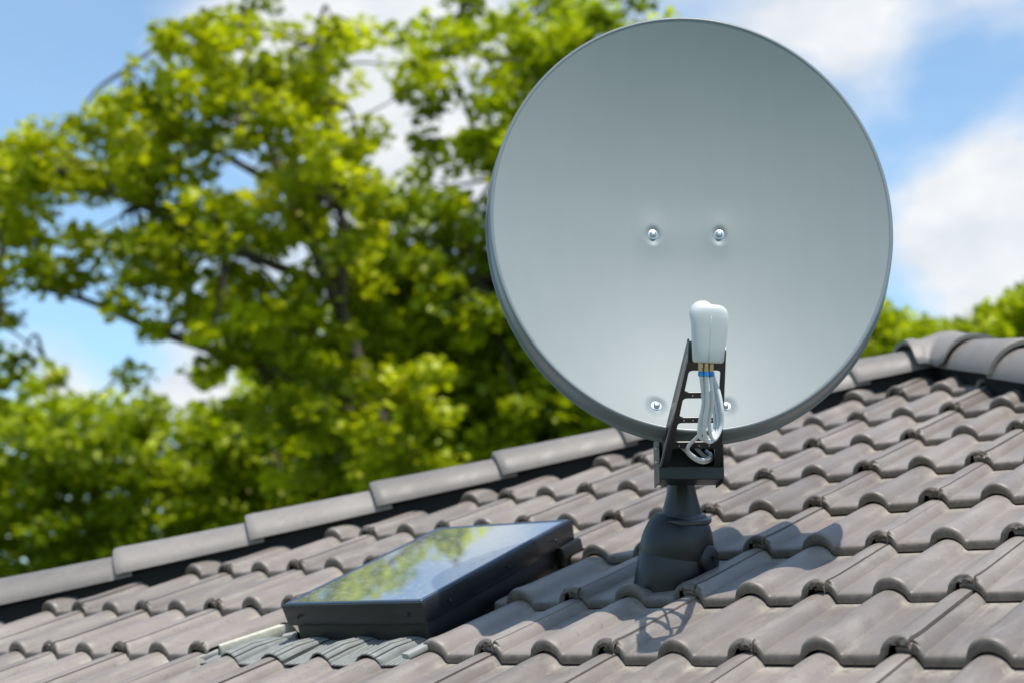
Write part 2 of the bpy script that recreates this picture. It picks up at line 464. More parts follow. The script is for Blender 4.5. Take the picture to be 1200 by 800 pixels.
# dark underlay under all slopes
e = 0.014
def dz(p, k): return (p[0], p[1], p[2] - k)
A_ = (APX, APY, Z0 + APY * S1); B1 = (APX - HALF, EAVE_Y, EAVE_Z); B2 = (APX + HALF, EAVE_Y, EAVE_Z)
C1 = (APX - HALF, BACK_Y, EAVE_Z); C2 = (APX + HALF, BACK_Y, EAVE_Z); D_ = (APX, BACK_Y, A_[2])
top = [dz(p, e) for p in (A_, B1, B2, C1, C2, D_)]; bot = [dz(p, 0.10) for p in (A_, B1, B2, C1, C2, D_)]
fs = [(0, 1, 2), (0, 5, 3, 1), (0, 2, 4, 5), (6, 8, 7), (6, 7, 9, 11), (6, 11, 10, 8), (1, 7, 8, 2), (1, 3, 9, 7), (2, 8, 10, 4), (3, 5, 11, 9), (5, 4, 10, 11)]
mesh_obj('underlay', top + bot, fs, M['underlay'], roof)
# walls, fascia and gutter below the eave
wz = EAVE_Z - 0.10
bm = bmesh.new(); I4 = Matrix.Identity(4)
add_box(bm, I4, (APX - HALF + 0.35, EAVE_Y + 0.35, 0), (APX + HALF - 0.35, BACK_Y - 0.2, wz - 0.06))
bm_obj('wall', bm, M['wall'], house)
bm = bmesh.new()
add_box(bm, I4, (APX - HALF, EAVE_Y - 0.02, wz - 0.14), (APX + HALF, EAVE_Y + 0.01, wz + 0.06))
add_box(bm, I4, (APX - HALF + 0.02, EAVE_Y + 0.012, wz - 0.055), (APX + HALF - 0.02, BACK_Y - 0.02, wz - 0.03))
bm_obj('fascia', bm, M['fascia'], house)
bm = bmesh.new()
n = 10; ring = []
for s, xx in ((0, APX - HALF - 0.02), (1, APX + HALF + 0.02)):
    ring.append([bm.verts.new((xx, EAVE_Y - 0.09 + 0.065 * math.cos(math.pi + math.pi * i / n), EAVE_Z - 0.05 + 0.065 * math.sin(math.pi + math.pi * i / n))) for i in range(n + 1)])
for i in range(n): bm.faces.new((ring[0][i], ring[0][i + 1], ring[1][i + 1], ring[1][i]))
bm_obj('gutter', bm, M['gutter'], house, True)

# ------------------------------------------------------------------ hip and ridge caps
def cap_attrs(o):
    me = o.data; n_ = len(me.vertices); t_ = random.random()
    for nme, val in (('tone', t_), ('lichen_shade', 0.0), ('dust', 0.0)):
        a = me.attributes.new(nme, 'FLOAT', 'POINT'); a.data.foreach_set('value', [val] * n_)

def ridge_cap(p_low, p_high, w0=0.106, w1=0.092, h0=0.089, h1=0.077, raise0=0.014, th=0.014):
    p_low = Vector(p_low); p_high = Vector(p_high)
    ax = (p_high - p_low).normalized(); side = ax.cross(Vector((0, 0, 1))).normalized(); up = side.cross(ax)
    secs = [(0.0, w0 - 0.004, h0 - 0.004, raise0), (0.004, w0, h0, raise0), (0.03, w0, h0, raise0), (0.045, w0 - 0.001, h0 - 0.001, raise0 * .95)]
    L = (p_high - p_low).length
    for f in (0.35, 0.7, 1.0): secs.append((L * f, w0 + (w1 - w0) * f, h0 + (h1 - h0) * f, raise0 * (1 - f)))
    n = 22; V, F = [], []
    def sec(s, w, h, rz, inner):
        if inner: w -= th; h -= th
        out = []
        for i in range(n + 1):
            a = math.pi * i / n
            ca, sa = math.cos(a), math.sin(a)
            x = -w * math.copysign(abs(ca) ** 1.15, ca); y = h * sa ** 1.12
            out.append(p_low + ax * s + side * x + up * (y + rz))
        return out
    rows = [sec(*s, False) for s in secs]; rin = [sec(*s, True) for s in secs]
    allr = [rin[-1]] + [r_ for r_ in rows[::-1]] + [rin[0]] + rin[1:]
    for r_ in allr: V += r_
    m_ = n + 1
    for j in range(len(allr) - 1):
        for i in range(n): a = j * m_ + i; F.append((a, a + 1, a + m_ + 1, a + m_))
    for i0 in (0, n):      # long bottom edges
        no, ni = len(rows), len(rows)
        for j in range(len(secs) - 1):
            a = (1 + (len(rows) - 1 - j)) * m_ + i0; a2 = (1 + (len(rows) - 2 - j)) * m_ + i0
            b_ = (len(rows) + 1 + j) * m_ + i0; b2 = (len(rows) + 2 + j) * m_ + i0
            if b2 < len(V): F.append((a, a2, b2, b_))
    o = mesh_obj('ridge_tile', V, F, M['cap'], roof, True)
    o.data.set_sharp_from_angle(angle=R(45)); cap_attrs(o)
    return o

def hip_left(y, dzz=0.038): return Vector((APX - (APY - y), y, Z0 + y * S1 + dzz))
def hip_right(y, dzz=0.038): return Vector((APX + (APY - y), y, Z0 + y * S1 + dzz))
joints = [0.515 + 0.28 * i for i in range(7)]
y = 0.515
while y > EAVE_Y + 0.28: y -= 0.28; joints.insert(0, y)
for y in joints:
    j = random.uniform(-0.004, 0.004)
    ridge_cap(hip_left(y + j, 0.038 + random.uniform(-.002, .003)), hip_left(min(y + 0.31, APY - 0.02), 0.038))
y = APY - 0.38
while y > EAVE_Y - 0.05:
    ridge_cap(hip_right(y), hip_right(y + 0.31), w0=0.118, w1=0.1, h0=0.112, h1=0.094)
    y -= 0.28
y = APY + 0.12
while y < BACK_Y - 0.3:
    ridge_cap(Vector((APX, y, A_[2] + 0.03)), Vector((APX, y + 0.42, A_[2] + 0.03))); y += 0.38

def gap_shade_block(p, q, hw=0.078, h=0.095):  # black filler added under the caps to block light and darken the gap
    p, q = Vector(p), Vector(q); ax = (q - p).normalized(); side = ax.cross(Vector((0, 0, 1))).normalized(); up = side.cross(ax)
    V = [e_ + side * sx * w_ + up * z_ for e_ in (p, q) for (sx, w_, z_) in ((-1, hw, -0.07), (-1, hw, h * 0.45), (-1, hw * 0.5, h * 0.85), (1, hw * 0.5, h * 0.85), (1, hw, h * 0.45), (1, hw, -0.07))]
    F = [tuple(range(6))[::-1], tuple(range(6, 12))] + [(i, (i + 1) % 6, (i + 1) % 6 + 6, i + 6) for i in range(6)]
    mesh_obj('gap_shade_block', V, F, M['underlay'], roof)
gap_shade_block(hip_left(EAVE_Y + 0.03, 0.0), hip_left(APY - 0.02, 0.0)); gap_shade_block(hip_right(EAVE_Y + 0.03, 0.0), hip_right(APY - 0.02, 0.0))
gap_shade_block(Vector((APX, APY + 0.03, A_[2])), Vector((APX, BACK_Y - 0.03, A_[2])))

# three-way cap over the apex: height field of three merged half-round arms
def apex_cap():
    dirs = [Vector((-1, -1)).normalized(), Vector((1, -1)).normalized(), Vector((0, 1))]
    lens = [0.175, 0.24, 0.2]; slopes = [-S1 / math.sqrt(2), -S1 / math.sqrt(2), 0]
    w, h = 0.130, 0.112
    def hh(x, y_):
        best = None
        for d_, L, s in zip(dirs, lens, slopes):
            a = x * d_.x + y_ * d_.y; c = abs(x * d_.y - y_ * d_.x)
            if a < -0.0: 
                c = math.hypot(a, c); a_ = 0
            else: a_ = a
            if a_ > L or c >= w: continue
            z = h * (1 - (c / w) ** 2.3) ** 0.62 + s * a_
            # moulded collar near the free ends
            e_ = L - a_
            if e_ < 0.035: z += 0.010
            elif e_ < 0.045: z += 0.010 * (0.045 - e_) / 0.01
            best = z if best is None else max(best, z + 0)
        return best
    st = 0.006; n = int(0.36 / st); idx = {}; V, F = [], []
    for i in range(-n, n + 1):
        for j in range(-n, n + 1):
            z = hh(i * st, j * st)
            if z is None: continue
            idx[i, j] = len(V); V.append(Vector((APX + i * st, APY + j * st, A_[2] + 0.040 + z)))
    for (i, j) in list(idx):
        q = [(i, j), (i + 1, j), (i + 1, j + 1), (i, j + 1)]
        if all(k in idx for k in q): F.append(tuple(idx[k] for k in q))
    bm = bmesh.new(); vs = [bm.verts.new(v) for v in V]
    for f in F: bm.faces.new([vs[i] for i in f])
    # relax the stair-stepped border, then give thickness
    border = [v for v in bm.verts if v.is_boundary]
    loose = [v for v in bm.verts if not v.link_faces]; bmesh.ops.delete(bm, geom=loose, context='VERTS')
    border = [v for v in bm.verts if v.is_boundary]
    for _ in range(6):
        new = {}
        for v in border:
            nb = [e.other_vert(v) for e in v.link_edges if e.is_boundary]
            if len(nb) == 2: new[v] = v.co * 0.4 + (nb[0].co + nb[1].co) * 0.3
        for v, c in new.items(): v.co = c
    bmesh.ops.smooth_vert(bm, verts=[v for v in bm.verts if not v.is_boundary], factor=0.5, use_axis_x=True, use_axis_y=True, use_axis_z=True)
    bmesh.ops.smooth_vert(bm, verts=[v for v in bm.verts if not v.is_boundary], factor=0.5, use_axis_x=True, use_axis_y=True, use_axis_z=True)
    ext = bmesh.ops.extrude_edge_only(bm, edges=[e_ for e_ in bm.edges if e_.is_boundary])
    for v in [g for g in ext['geom'] if isinstance(g, bmesh.types.BMVert)]:
        v.co.z -= 0.014; v.co.x = APX + (v.co.x - APX) * 0.985; v.co.y = APY + (v.co.y - APY) * 0.985
    o = bm_obj('ridge_tile', bm, M['cap'], roof, True, angle=60); cap_attrs(o)
    o['label'] = 'three-way moulded cap over the roof apex'
apex_cap()

# ------------------------------------------------------------------ roof window
def fmroof(u, v, h=0): return frame_mat(roofp(u, v, h), (1, 0, 0), (0, CP, SP), (0, -SP, CP))
u0, u1, v0, v1 = SKY
W_, L_ = u1 - u0, v1 - v0
F0 = fmroof(u0, v0)
bm = bmesh.new()
add_box(bm, F0, (0.018, 0.018, -0.05), (W_ - 0.018, L_ - 0.018, 0.058), 0.003)
sk = bm_obj('skylight', bm, M['frame_low'], house, True, angle=40)
sk['label'] = 'low black roof window set in the tiles, its glass mirroring sky and trees'
bm = bmesh.new(); T0, T1, bw = 0.050, 0.102, 0.030
def ring_prism(bm, fm, outer, inner, z0, z1, flare=0.0):
    def rect(x0, y0, x1, y1, z): return [bm.verts.new(fm @ Vector(p)) for p in ((x0, y0, z), (x1, y0, z), (x1, y1, z), (x0, y1, z))]
    ob = rect(outer[0] + flare, outer[1] + flare, outer[2] - flare, outer[3] - flare, z0); ot = rect(*outer, z1)
    ib = rect(*inner, z0); it = rect(*inner, z1)
    fs_ = []
    for i in range(4):
        j = (i + 1) % 4
        fs_ += [bm.faces.new((ob[i], ob[j], ot[j], ot[i])), bm.faces.new((ot[i], ot[j], it[j], it[i])), bm.faces.new((it[i], it[j], ib[j], ib[i])), bm.faces.new((ib[i], ib[j], ob[j], ob[i]))]
    bmesh.ops.bevel(bm, geom=list({e_ for f in fs_ for e_ in f.edges}), offset=0.0025, segments=2, profile=0.5, affect='EDGES')
ring_prism(bm, F0, (0, 0, W_, L_), (bw, bw, W_ - bw, L_ - bw), T0, T1, 0.004)
bm_obj('frame', bm, M['frame'], sk, True, angle=40)
bm = bmesh.new()
ring_prism(bm, F0, (0.006, 0.006, W_ - 0.006, L_ - 0.006), (0.016, 0.016, W_ - 0.016, L_ - 0.016), T1 - 0.002, T1 + 0.0035)
bm_obj('rim', bm, M['seal'], sk, True, angle=40)
bm = bmesh.new(); add_box(bm, F0, (0.014, 0.014, T1 - 0.01), (W_ - 0.014, L_ - 0.014, T1 + 0.0015))
bm_obj('glass_pane', bm, M['glass'], sk)
for (sx_, sy_, nn) in ((0.05, -0.0035, 0), (W_ - 0.05, -0.0035, 0), (W_ + 0.0035, 0.09, 1), (W_ + 0.0035, 0.32, 1), (W_ + 0.0035, 0.52, 1)):
    q = F0 @ Vector((sx_, sy_, 0.074)); z_ = (F0.to_3x3() @ Vector((0, -1, 0) if nn == 0 else (1, 0, 0))); x_ = F0.to_3x3() @ Vector((0, 0, 1))
    bm = bmesh.new(); add_lathe(bm, frame_mat(q - z_ * 0.003, x_, z_.cross(x_), z_), [(0.0045, 0), (0.0045, 0.0025), (0.003, 0.0038), (0.0008, 0.0036)], 14)
    bm_obj('screw', bm, M['frame_low'], sk, True, angle=50)
# hinge casing at the upper right corner
bm = bmesh.new()
add_box(bm, F0, (W_ - 0.022, L_ - 0.075, 0.0), (W_ + 0.006, L_ + 0.012, 0.052), 0.006)
bm_obj('hinge', bm, M['frame_low'], sk, True, angle=40); bm = bmesh.new()
add_box(bm, F0, (-0.006, L_ - 0.075, 0.0), (0.022, L_ + 0.012, 0.052), 0.006)
bm_obj('hinge', bm, M['frame_low'], sk, True, angle=40)
# floor of the opening and the lit batten behind it
bm = bmesh.new(); add_box(bm, F0, (-0.05, -0.12, -0.03), (W_ + 0.12, L_ + 0.03, -0.012)); bm_obj('roof_board', bm, M['membrane'], sk)
bm = bmesh.new(); add_box(bm, F0, (W_ - 0.02, L_ + 0.006, -0.011), (W_ + 0.11, L_ + 0.035, 0.012), 0.003); bm_obj('batten', bm, M['timber'], sk)
# apron: ribbed sheet dressed over the course below
V, F = [], []; groove_shade = []
NU = 1200; ua, ub = -1.485, -0.812; NV = 14
for j in range(NV + 1):
    for i in range(NU + 1):
        u = ua + (ub - ua) * i / NU; t = j / NV
        va = -0.040 + 0.005 * math.sin(u * 21) ; v = va + (0.125 - va) * t
        pan = TH * (1 - (v + EXPO) / EXPO)
        soft = prof(u) * (1 - 0.75 * max(0, (t - 0.45) / 0.55)) + 0.006 * max(0, (t - 0.5))
        rib = 0.0034 * abs(math.sin(math.pi * u / 0.0132)) ** 0.8 * (1 if t < 0.9 else 0.3)
        groove_shade.append(max(0.0, 1 - 1.7 * abs(math.sin(math.pi * u / 0.0132))))
        V.append(roofp(u, v, pan + soft + 0.007 + rib + 0.008 * t))
for j in range(NV):
    for i in range(NU): a = j * (NU + 1) + i; F.append((a, a + 1, a + NU + 2, a + NU + 1))
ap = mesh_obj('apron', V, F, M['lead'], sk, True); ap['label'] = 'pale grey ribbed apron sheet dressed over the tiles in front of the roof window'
a = ap.data.attributes.new('groove_shade', 'FLOAT', 'POINT'); a.data.foreach_set('value', groove_shade)
sm = ap.modifiers.new('thickness', 'SOLIDIFY'); sm.thickness = 0.0035; sm.offset = -1
# foam strip along the cut tiles, and the pale strip ends
def strip(name, uv, w, h0, h1, mat, lab=None):
    bm = bmesh.new()
    p0, p1 = Vector((uv[0], uv[1], 0)), Vector((uv[2], uv[3], 0)); d_ = (p1 - p0); L = d_.length; d_.normalize()
    fm = FM_FRONT @ frame_mat(p0, (d_.y, -d_.x, 0), tuple(d_), (0, 0, 1))
    add_box(bm, fm, (-w / 2, 0, h0), (w / 2, L, h1), 0.003)
    o = bm_obj(name, bm, mat, sk, True, angle=40)
    if lab: o['label'] = lab
strip('sealing_strip', (-1.478, 0.022, -1.372, 0.205), 0.022, 0.004, 0.034, M['foam'], 'cream foam wedge along the cut tiles left of the roof window')
strip('sealing_strip', (-1.535, -0.038, -1.492, 0.03), 0.024, 0.004, 0.020, M['whitestrip'], 'short white strip end left of the ribbed apron')
strip('sealing_strip', (-0.812, -0.052, -0.800, 0.010), 0.024, 0.030, 0.043, M['whitestrip'], 'short white strip end right of the ribbed apron')
strip('sealing_strip', (-1.372, 0.13, -1.345, 0.15), 0.02, 0.0, 0.018, M['whitestrip'])

# ================================================================== THE DISH
MB = roofp(-0.462, 0.497)                                     # foot of the mast on the roof
dish = empty('satellite_dish', MB)
tag(dish, 'grey offset satellite dish on a black roof mast, white receiver head on its perforated arm', 'satellite dish')
TILT = R(10)
DN = (-FH * math.cos(TILT) + Vector((0, 0, 1)) * math.sin(TILT)).normalized()      # faces the camera side
DU = (Vector((0, 0, 1)) * math.cos(TILT) + FH * math.sin(TILT)).normalized()
DR = RIGHT.copy()
DC = at(809.5, 250, 3.25)
DF = frame_mat(DC, DR, DN, DU)                               # x right, y towards the viewer, z up
AA, BB, DEP = 0.430, 0.493, 0.100
def surf(x, z):
    rr_ = (x / AA) ** 2 + (z / BB) ** 2
    y_ = -DEP * (1 - rr_)
    for bx in (-0.074, 0.074):
        y_ += 0.0030 * math.exp(-(((x - bx) / 0.030) ** 2 + ((z + 0.002) / 0.045) ** 2))
        y_ -= 0.0060 * math.exp(-((((x - bx) / 0.0145) ** 2 + ((z + 0.008) / 0.0195) ** 2) ** 2))
        bx2 = -0.088 if bx < 0 else 0.056
        y_ -= 0.0060 * math.exp(-((((x - bx2) / 0.0150) ** 2 + ((z + 0.438) / 0.0200) ** 2) ** 2))
    y_ += 0.0016 * math.exp(-((x / 0.16) ** 2 + ((z + 0.005) / 0.05) ** 2))
    return y_
V, F = [], []
NR, NA = 180, 320
V.append(DF @ Vector((0, surf(0, 0), 0)))
prof_rim = [(0.0, 0.0, 0), (0.0022, 0.0022, 0), (0.0045, 0.002, 0), (0.007, -0.001, 0)]
for i in range(1, NR + 1):
    rr_ = i / NR
    for k in range(NA):
        a = 2 * math.pi * k / NA; x = AA * rr_ * math.cos(a); z = BB * rr_ * math.sin(a)
        V.append(DF @ Vector((x, surf(x, z), z)))
for k in range(NA): F.append((0, 1 + (k + 1) % NA, 1 + k))
for i in range(NR - 1):
    for k in range(NA):
        a = 1 + i * NA + k; a2 = 1 + i * NA + (k + 1) % NA; F.append((a, a2, a2 + NA, a + NA))
# back skin
nb = len(V)
for i in range(0, NR + 1, 20):
    rr_ = i / NR
    for k in range(NA):
        a = 2 * math.pi * k / NA; x = AA * rr_ * math.cos(a); z = BB * rr_ * math.sin(a)
        V.append(DF @ Vector((x, -DEP * (1 - rr_ ** 2) - 0.006, z)))
nbr = NR // 20 + 1
for i in range(nbr - 1):
    for k in range(NA):
        a = nb + i * NA + k; a2 = nb + i * NA + (k + 1) % NA; F.append((a, a + NA, a2 + NA, a2))
refl = mesh_obj('reflector', V, F, M['dish'], dish, True)
# folded rim
V, F = [], []
rp = [(-0.001, -0.0006), (0.0012, 0.0012), (0.0045, 0.0018), (0.0078, 0.0002), (0.0095, -0.006), (0.0105, -0.016), (0.0115, -0.048), (0.0130, -0.053), (0.0165, -0.054), (0.0178, -0.057), (0.0165, -0.060), (0.0120, -0.059)]
for (dr_, dy_) in rp:
    for k in range(NA):
        a = 2 * math.pi * k / NA; nx_, nz_ = math.cos(a) / AA, math.sin(a) / BB; l = math.hypot(nx_, nz_)
        V.append(DF @ Vector((AA * math.cos(a) + nx_ / l * dr_, dy_, BB * math.sin(a) + nz_ / l * dr_)))
for i in range(len(rp) - 1):
    for k in range(NA):
        a = i * NA + k; a2 = i * NA + (k + 1) % NA; F.append((a, a2, a2 + NA, a + NA))
mesh_obj('rim', V, F, M['rim'], refl, True)
# four bolts in pressed recesses
for (bx, bz) in ((-0.074, -0.005), (0.074, -0.005), (-0.088, -0.434), (0.056, -0.434)):
    y_ = surf(bx, bz)
    nrm = Vector((-2 * DEP * bx / AA ** 2, 1, -2 * DEP * bz / BB ** 2)).normalized()
    xx = Vector((1, 0, 0)); xx = (xx - nrm * xx.dot(nrm)).normalized(); yy = nrm.cross(xx)
    fm = DF @ frame_mat(Vector((bx, y_, bz)), xx, yy, nrm)
    bm = bmesh.new()
    # washer then domed head
    add_lathe(bm, fm, [(0.0115, -0.001), (0.0115, 0.0014), (0.0100, 0.0020), (0.0080, 0.0021), (0.0079, 0.0032), (0.0072, 0.0055), (0.0050, 0.0075), (0.0022, 0.0083)], 28)
    bm_obj('bolt', bm, M['steel'], refl, True, angle=50)

# ---- bracket behind the dish (mast clamp) and mast
MASTX, MASTY = MB.x, MB.y
mast_top = DC + FH * 0.12 + Vector((0, 0, 0.02))
mc = Vector((MASTX, MASTY, 0))
bm = bmesh.new()
zt = DC.z - 0.19
add_tube(bm, [Vector((MASTX, MASTY, MB.z - 0.05)), Vector((MASTX, MASTY, zt))], 0.024, 28)
mast = bm_obj('mast', bm, M['black'], dish, True, angle=60)
WF = frame_mat(Vector((MASTX, MASTY, 0)), DR, -FH, Vector((0, 0, 1)))       # y towards the camera
bm = bmesh.new()
# y measured from the mast towards the dish back
ydish = (DC - Vector((MASTX, MASTY, 0))).dot(-FH); xdish = (DC - Vector((MASTX, MASTY, 0))).dot(DR)
for s in (-1, 1): add_box(bm, DF, (s * 0.086 - 0.003, -DEP - 0.045, -0.44), (s * 0.086 + 0.003, -DEP - 0.008, 0.03), 0.001)
add_box(bm, DF, (-0.083, -DEP - 0.045, -0.40), (0.083, -DEP - 0.040, 0.03), 0.001)
add_box(bm, WF, (-0.034, -0.034, DC.z - 0.33), (0.034, 0.034, DC.z - 0.20), 0.003)
bm_obj('mounting_bracket', bm, M['black'], dish, True, angle=40)

# ---- cowl over the roof penetration
def px_frame(px, py, depth, up_=Vector((0, 0, 1))):
    return at(px, py, depth)
dm = (MB - CAM).dot(FWD) - 0.05                                       # depth of the mast
cb = at(789, 700, dm); ct = at(791, 630, dm); cs = at(799, 603, dm)
def fr_axis(p, q):
    z = (q - p).normalized(); x = DR - z * DR.dot(z); x.normalize(); y_ = z.cross(x); return frame_mat(p, x, y_, z), (q - p).length
fmc, lc = fr_axis(at(782, 712, dm), at(792, 648, dm))
S_ = dm / FOC                                                   # metres per picture pixel at the mast
bm = bmesh.new()
add_lathe(bm, fmc, [(46 * S_, -0.06), (44.0 * S_, 0.0), (43.1 * S_, lc * 0.5), (42.8 * S_, lc - 0.002), (41.8 * S_, lc + 0.001), (36 * S_, lc + 0.001)], 64)
cowl = bm_obj('roof_cowl', bm, M['rubber'], dish, True, angle=35)
# ball-shaped upper half
bm = bmesh.new(); ball = at(792.5, 646, dm); rb = 43.4 * S_
fmb, lb = fr_axis(ball, at(799, 600, dm))
pr = []
for i in range(0, 15):
    a = -0.05 + (0.80 + 0.05) * i / 14
    pr.append((rb * math.cos(a), rb * 1.36 * math.sin(a)))
add_lathe(bm, fmb, pr, 64)
dome = bm_obj('cowl_dome', bm, M['rubber'], cowl, True, angle=50)
# pivot boss with screw hole on the right flank
pb = ball + DR * (36 * S_) - FH * (26 * S_) - Vector((0, 0, 1)) * (10 * S_)
ax = (DR * 0.72 - FH * 0.69).normalized(); x_ = Vector((0, 0, 1)); x_ = (x_ - ax * ax.dot(x_)).normalized()
bm = bmesh.new(); add_lathe(bm, frame_mat(pb, x_, ax.cross(x_), ax), [(17 * S_, -0.02), (16 * S_, 0.002), (13.5 * S_, 0.0050), (3.2 * S_, 0.0060), (2.6 * S_, 0.002), (0.5 * S_, 0.001)], 32)
bm_obj('pivot_boss', bm, M['rubber'], cowl, True, angle=40)
# collar rings and conical sleeve
fms, ls = fr_axis(at(799, 606, dm), at(798.5, 560, dm))
bm = bmesh.new()
add_lathe(bm, fms, [(33 * S_, -0.012), (34.8 * S_, -0.008), (34.6 * S_, -0.001), (31.5 * S_, 0.002), (29.0 * S_, 0.002), (28.6 * S_, 0.006), (27 * S_, 0.009), (24 * S_, 0.010)], 56)
bm_obj('collar', bm, M['collar'], cowl, True, angle=40)
bm = bmesh.new()
add_lathe(bm, fms, [(25 * S_, 0.002), (23.5 * S_, 0.012), (19 * S_, 0.040), (15.8 * S_, 0.068), (14.8 * S_, ls + 0.012), (14.0 * S_, ls + 0.05)], 48)
bm_obj('sleeve', bm, M['black'], mast, True, angle=50)
# ---- feed arm: folded channel with punched windows
base_c = at(809.5, 552, 3.13)                                   # middle of the lower end
top_c = at(829, 410, 2.83)
axis = (top_c - base_c); AL = axis.length; axis.normalize()
ar = (DR - axis * DR.dot(axis)).normalized(); an = ar.cross(axis).normalized()
if an.dot(FWD) > 0: an = -an                                   # an points to the camera (open face plate)
AFM = frame_mat(base_c, ar, axis, an)                          # x across, y along, z towards the camera
w0, w1 = 35.5 * 3.13 / FOC, 22 * 2.83 / FOC
def aw(t): return w0 + (w1 - w0) * t
bm = bmesh.new()
def plate(bm, fm, t_list, holes, thick, zf):
    pass
# face plate as 2D outline with rounded holes -> triangulated
def rounded(poly, r_, n=5):
    out = []
    m_ = len(poly)
    for i in range(m_):
        p = Vector(poly[i]).to_3d(); a = Vector(poly[i - 1]).to_3d(); c = Vector(poly[(i + 1) % m_]).to_3d()
        da = (a - p).normalized(); dc = (c - p).normalized()
        for k in range(n + 1):
            t = k / n; q = p + da * r_ * (1 - t) ** 2 + dc * r_ * t ** 2
            out.append((q.x, q.y))
    return out
def plate_with_holes(name, outline, holes, thick, fm, mat, parent):
    cu = bpy.data.curves.new(name, 'CURVE'); cu.dimensions = '2D'; cu.fill_mode = 'BOTH'; cu.extrude = thick / 2; cu.bevel_depth = 0.0006; cu.bevel_resolution = 1; cu.offset = -0.0006
    for poly in [outline] + holes:
        sp = cu.splines.new('POLY'); sp.points.add(len(poly) - 1); sp.use_cyclic_u = True
        for i, p in enumerate(poly): sp.points[i].co = (p[0], p[1], 0, 1)
    tmp = bpy.data.objects.new('tmp', cu); COL.objects.link(tmp)
    dg = bpy.context.evaluated_depsgraph_get(); me = bpy.data.meshes.new_from_object(tmp.evaluated_get(dg))
    bpy.data.objects.remove(tmp); bpy.data.curves.remove(cu)
    bm = bmesh.new(); bm.from_mesh(me); bpy.data.meshes.remove(me); bm.transform(fm)
    return bm_obj(name, bm, mat, parent, False)
outline = [(-w0, 0), (w0, 0), (w1, AL), (-w1, AL)]
hs = []
wins = [(0.04, 0.212), (0.264, 0.430), (0.472, 0.632), (0.676, 0.85)]
for t0, t1 in wins:
    f0, f1 = aw(t0) * 0.76, aw(t1) * 0.76
    hs.append(rounded([(-f0, t0 * AL), (f0, t0 * AL), (f1, t1 * AL), (-f1, t1 * AL)], 0.009))
def circ(x, y_, r_): return [(x + r_ * math.cos(2 * math.pi * k / 12), y_ + r_ * math.sin(2 * math.pi * k / 12)) for k in range(12)]
for tm_, nh in ((0.235, 4), (0.45, 4), (0.65, 3)):
    for i in range(nh): hs.append(circ((i - (nh - 1) / 2) * aw(tm_) * 0.36, tm_ * AL, 0.0024))
arm = plate_with_holes('feed_arm', outline, hs, 0.0025, AFM, M['black'], dish)
# side flanges going back, and the deep lower box
bm = bmesh.new()
for s in (-1, 1):
    o4 = [(s * w0, 0, 0.001), (s * w1, AL, 0.001), (s * w1, AL, -0.028), (s * w0, 0, -0.045)]
    i4 = [(p[0] - s * 0.003, p[1], p[2]) for p in o4]
    vo = [bm.verts.new(AFM @ Vector(p)) for p in o4]; vi = [bm.verts.new(AFM @ Vector(p)) for p in i4]
    bm.faces.new(vo); bm.faces.new(vi[::-1])
    for k in range(4): bm.faces.new((vo[k], vi[k], vi[(k + 1) % 4], vo[(k + 1) % 4]))
bm_obj('flange', bm, M['black'], arm)
bm = bmesh.new()                                               # pale strip standing in for sunlight on the left flange
bmesh_pts = [AFM @ Vector((-w0 - 0.0004, 0.02, 0.0006)), AFM @ Vector((-w1 - 0.0004, AL * 0.97, 0.0006))]
add_tube(bm, bmesh_pts, 0.0026, 8); bm_obj('lit_edge', bm, M['edge'], arm, True)
BFM = frame_mat(base_c, DR, -FH, Vector((0, 0, 1)))
bm = bmesh.new()
hw = 37 * 3.13 / FOC
add_box(bm, BFM, (-hw, 0.012, -0.017), (hw, 0.0155, 0.008), 0.0006)
add_box(bm, BFM, (-hw - 0.0015, -0.10, -0.024), (-hw + 0.0015, 0.0155, 0.075), 0.0006)
add_box(bm, BFM, (hw - 0.0015, -0.10, -0.024), (hw + 0.0015, 0.0155, 0.06), 0.0006)
add_box(bm, BFM, (-hw + 0.002, -0.10, -0.018), (hw - 0.002, 0.0118, -0.015), 0.0005)
add_box(bm, BFM, (-hw + 0.002, -0.103, -0.015), (hw - 0.002, -0.098, 0.07), 0.0005)
bm_obj('arm_bracket', bm, M['black'], dish)
for (sx, zz) in ((-1, 0.022), (-1, 0.052), (1, 0.024)):
    p = BFM @ Vector((sx * (hw + 0.001), -0.02, zz)); x_ = Vector((0, 0, 1)); z_ = DR * sx
    bm = bmesh.new(); add_lathe(bm, frame_mat(p, x_, z_.cross(x_), z_), [(0.006, 0), (0.006, 0.002), (0.0042, 0.0022), (0.004, 0.005), (0.001, 0.0055)], 16)
    bm_obj('bolt', bm, M['steel'], dish, True, angle=50)

# ---- LNB: rounded body hanging down, feed horn turned to the reflector
LD = 2.785
lt = at(832.5, 357, LD); lbm = at(829.5, 425, LD)
lz = (lt - lbm).normalized(); lx = (DR - lz * DR.dot(lz)).normalized(); ly = lz.cross(lx)      # ly points away from camera
if ly.dot(FWD) < 0: ly = -ly
LF = frame_mat(lbm, lx, ly, lz); LH = (lt - lbm).length; ps = LD / FOC
V, F = [], []
secs = [(0.0, 15.5, 0.86), (0.012, 17.0, 0.93), (0.05, 18.2, 0.97), (0.3, 19.6, 1), (0.55, 20.9, 1), (0.74, 21.6, 1), (0.85, 21.0, .98), (0.92, 19.0, .92), (0.97, 15.2, .8), (0.995, 10, .6), (1.0, 3, .3)]
NS = 40
for (t, wpx, dd) in secs:
    w = wpx * ps; d = 0.020 * dd
    xoff = (0.2 - t) * 0 
    for k in range(NS):
        a = 2 * math.pi * k / NS; ca, sa = math.cos(a), math.sin(a)
        V.append(LF @ Vector((w * math.copysign(abs(ca) ** 0.55, ca), d * math.copysign(abs(sa) ** 0.6, sa), t * LH)))
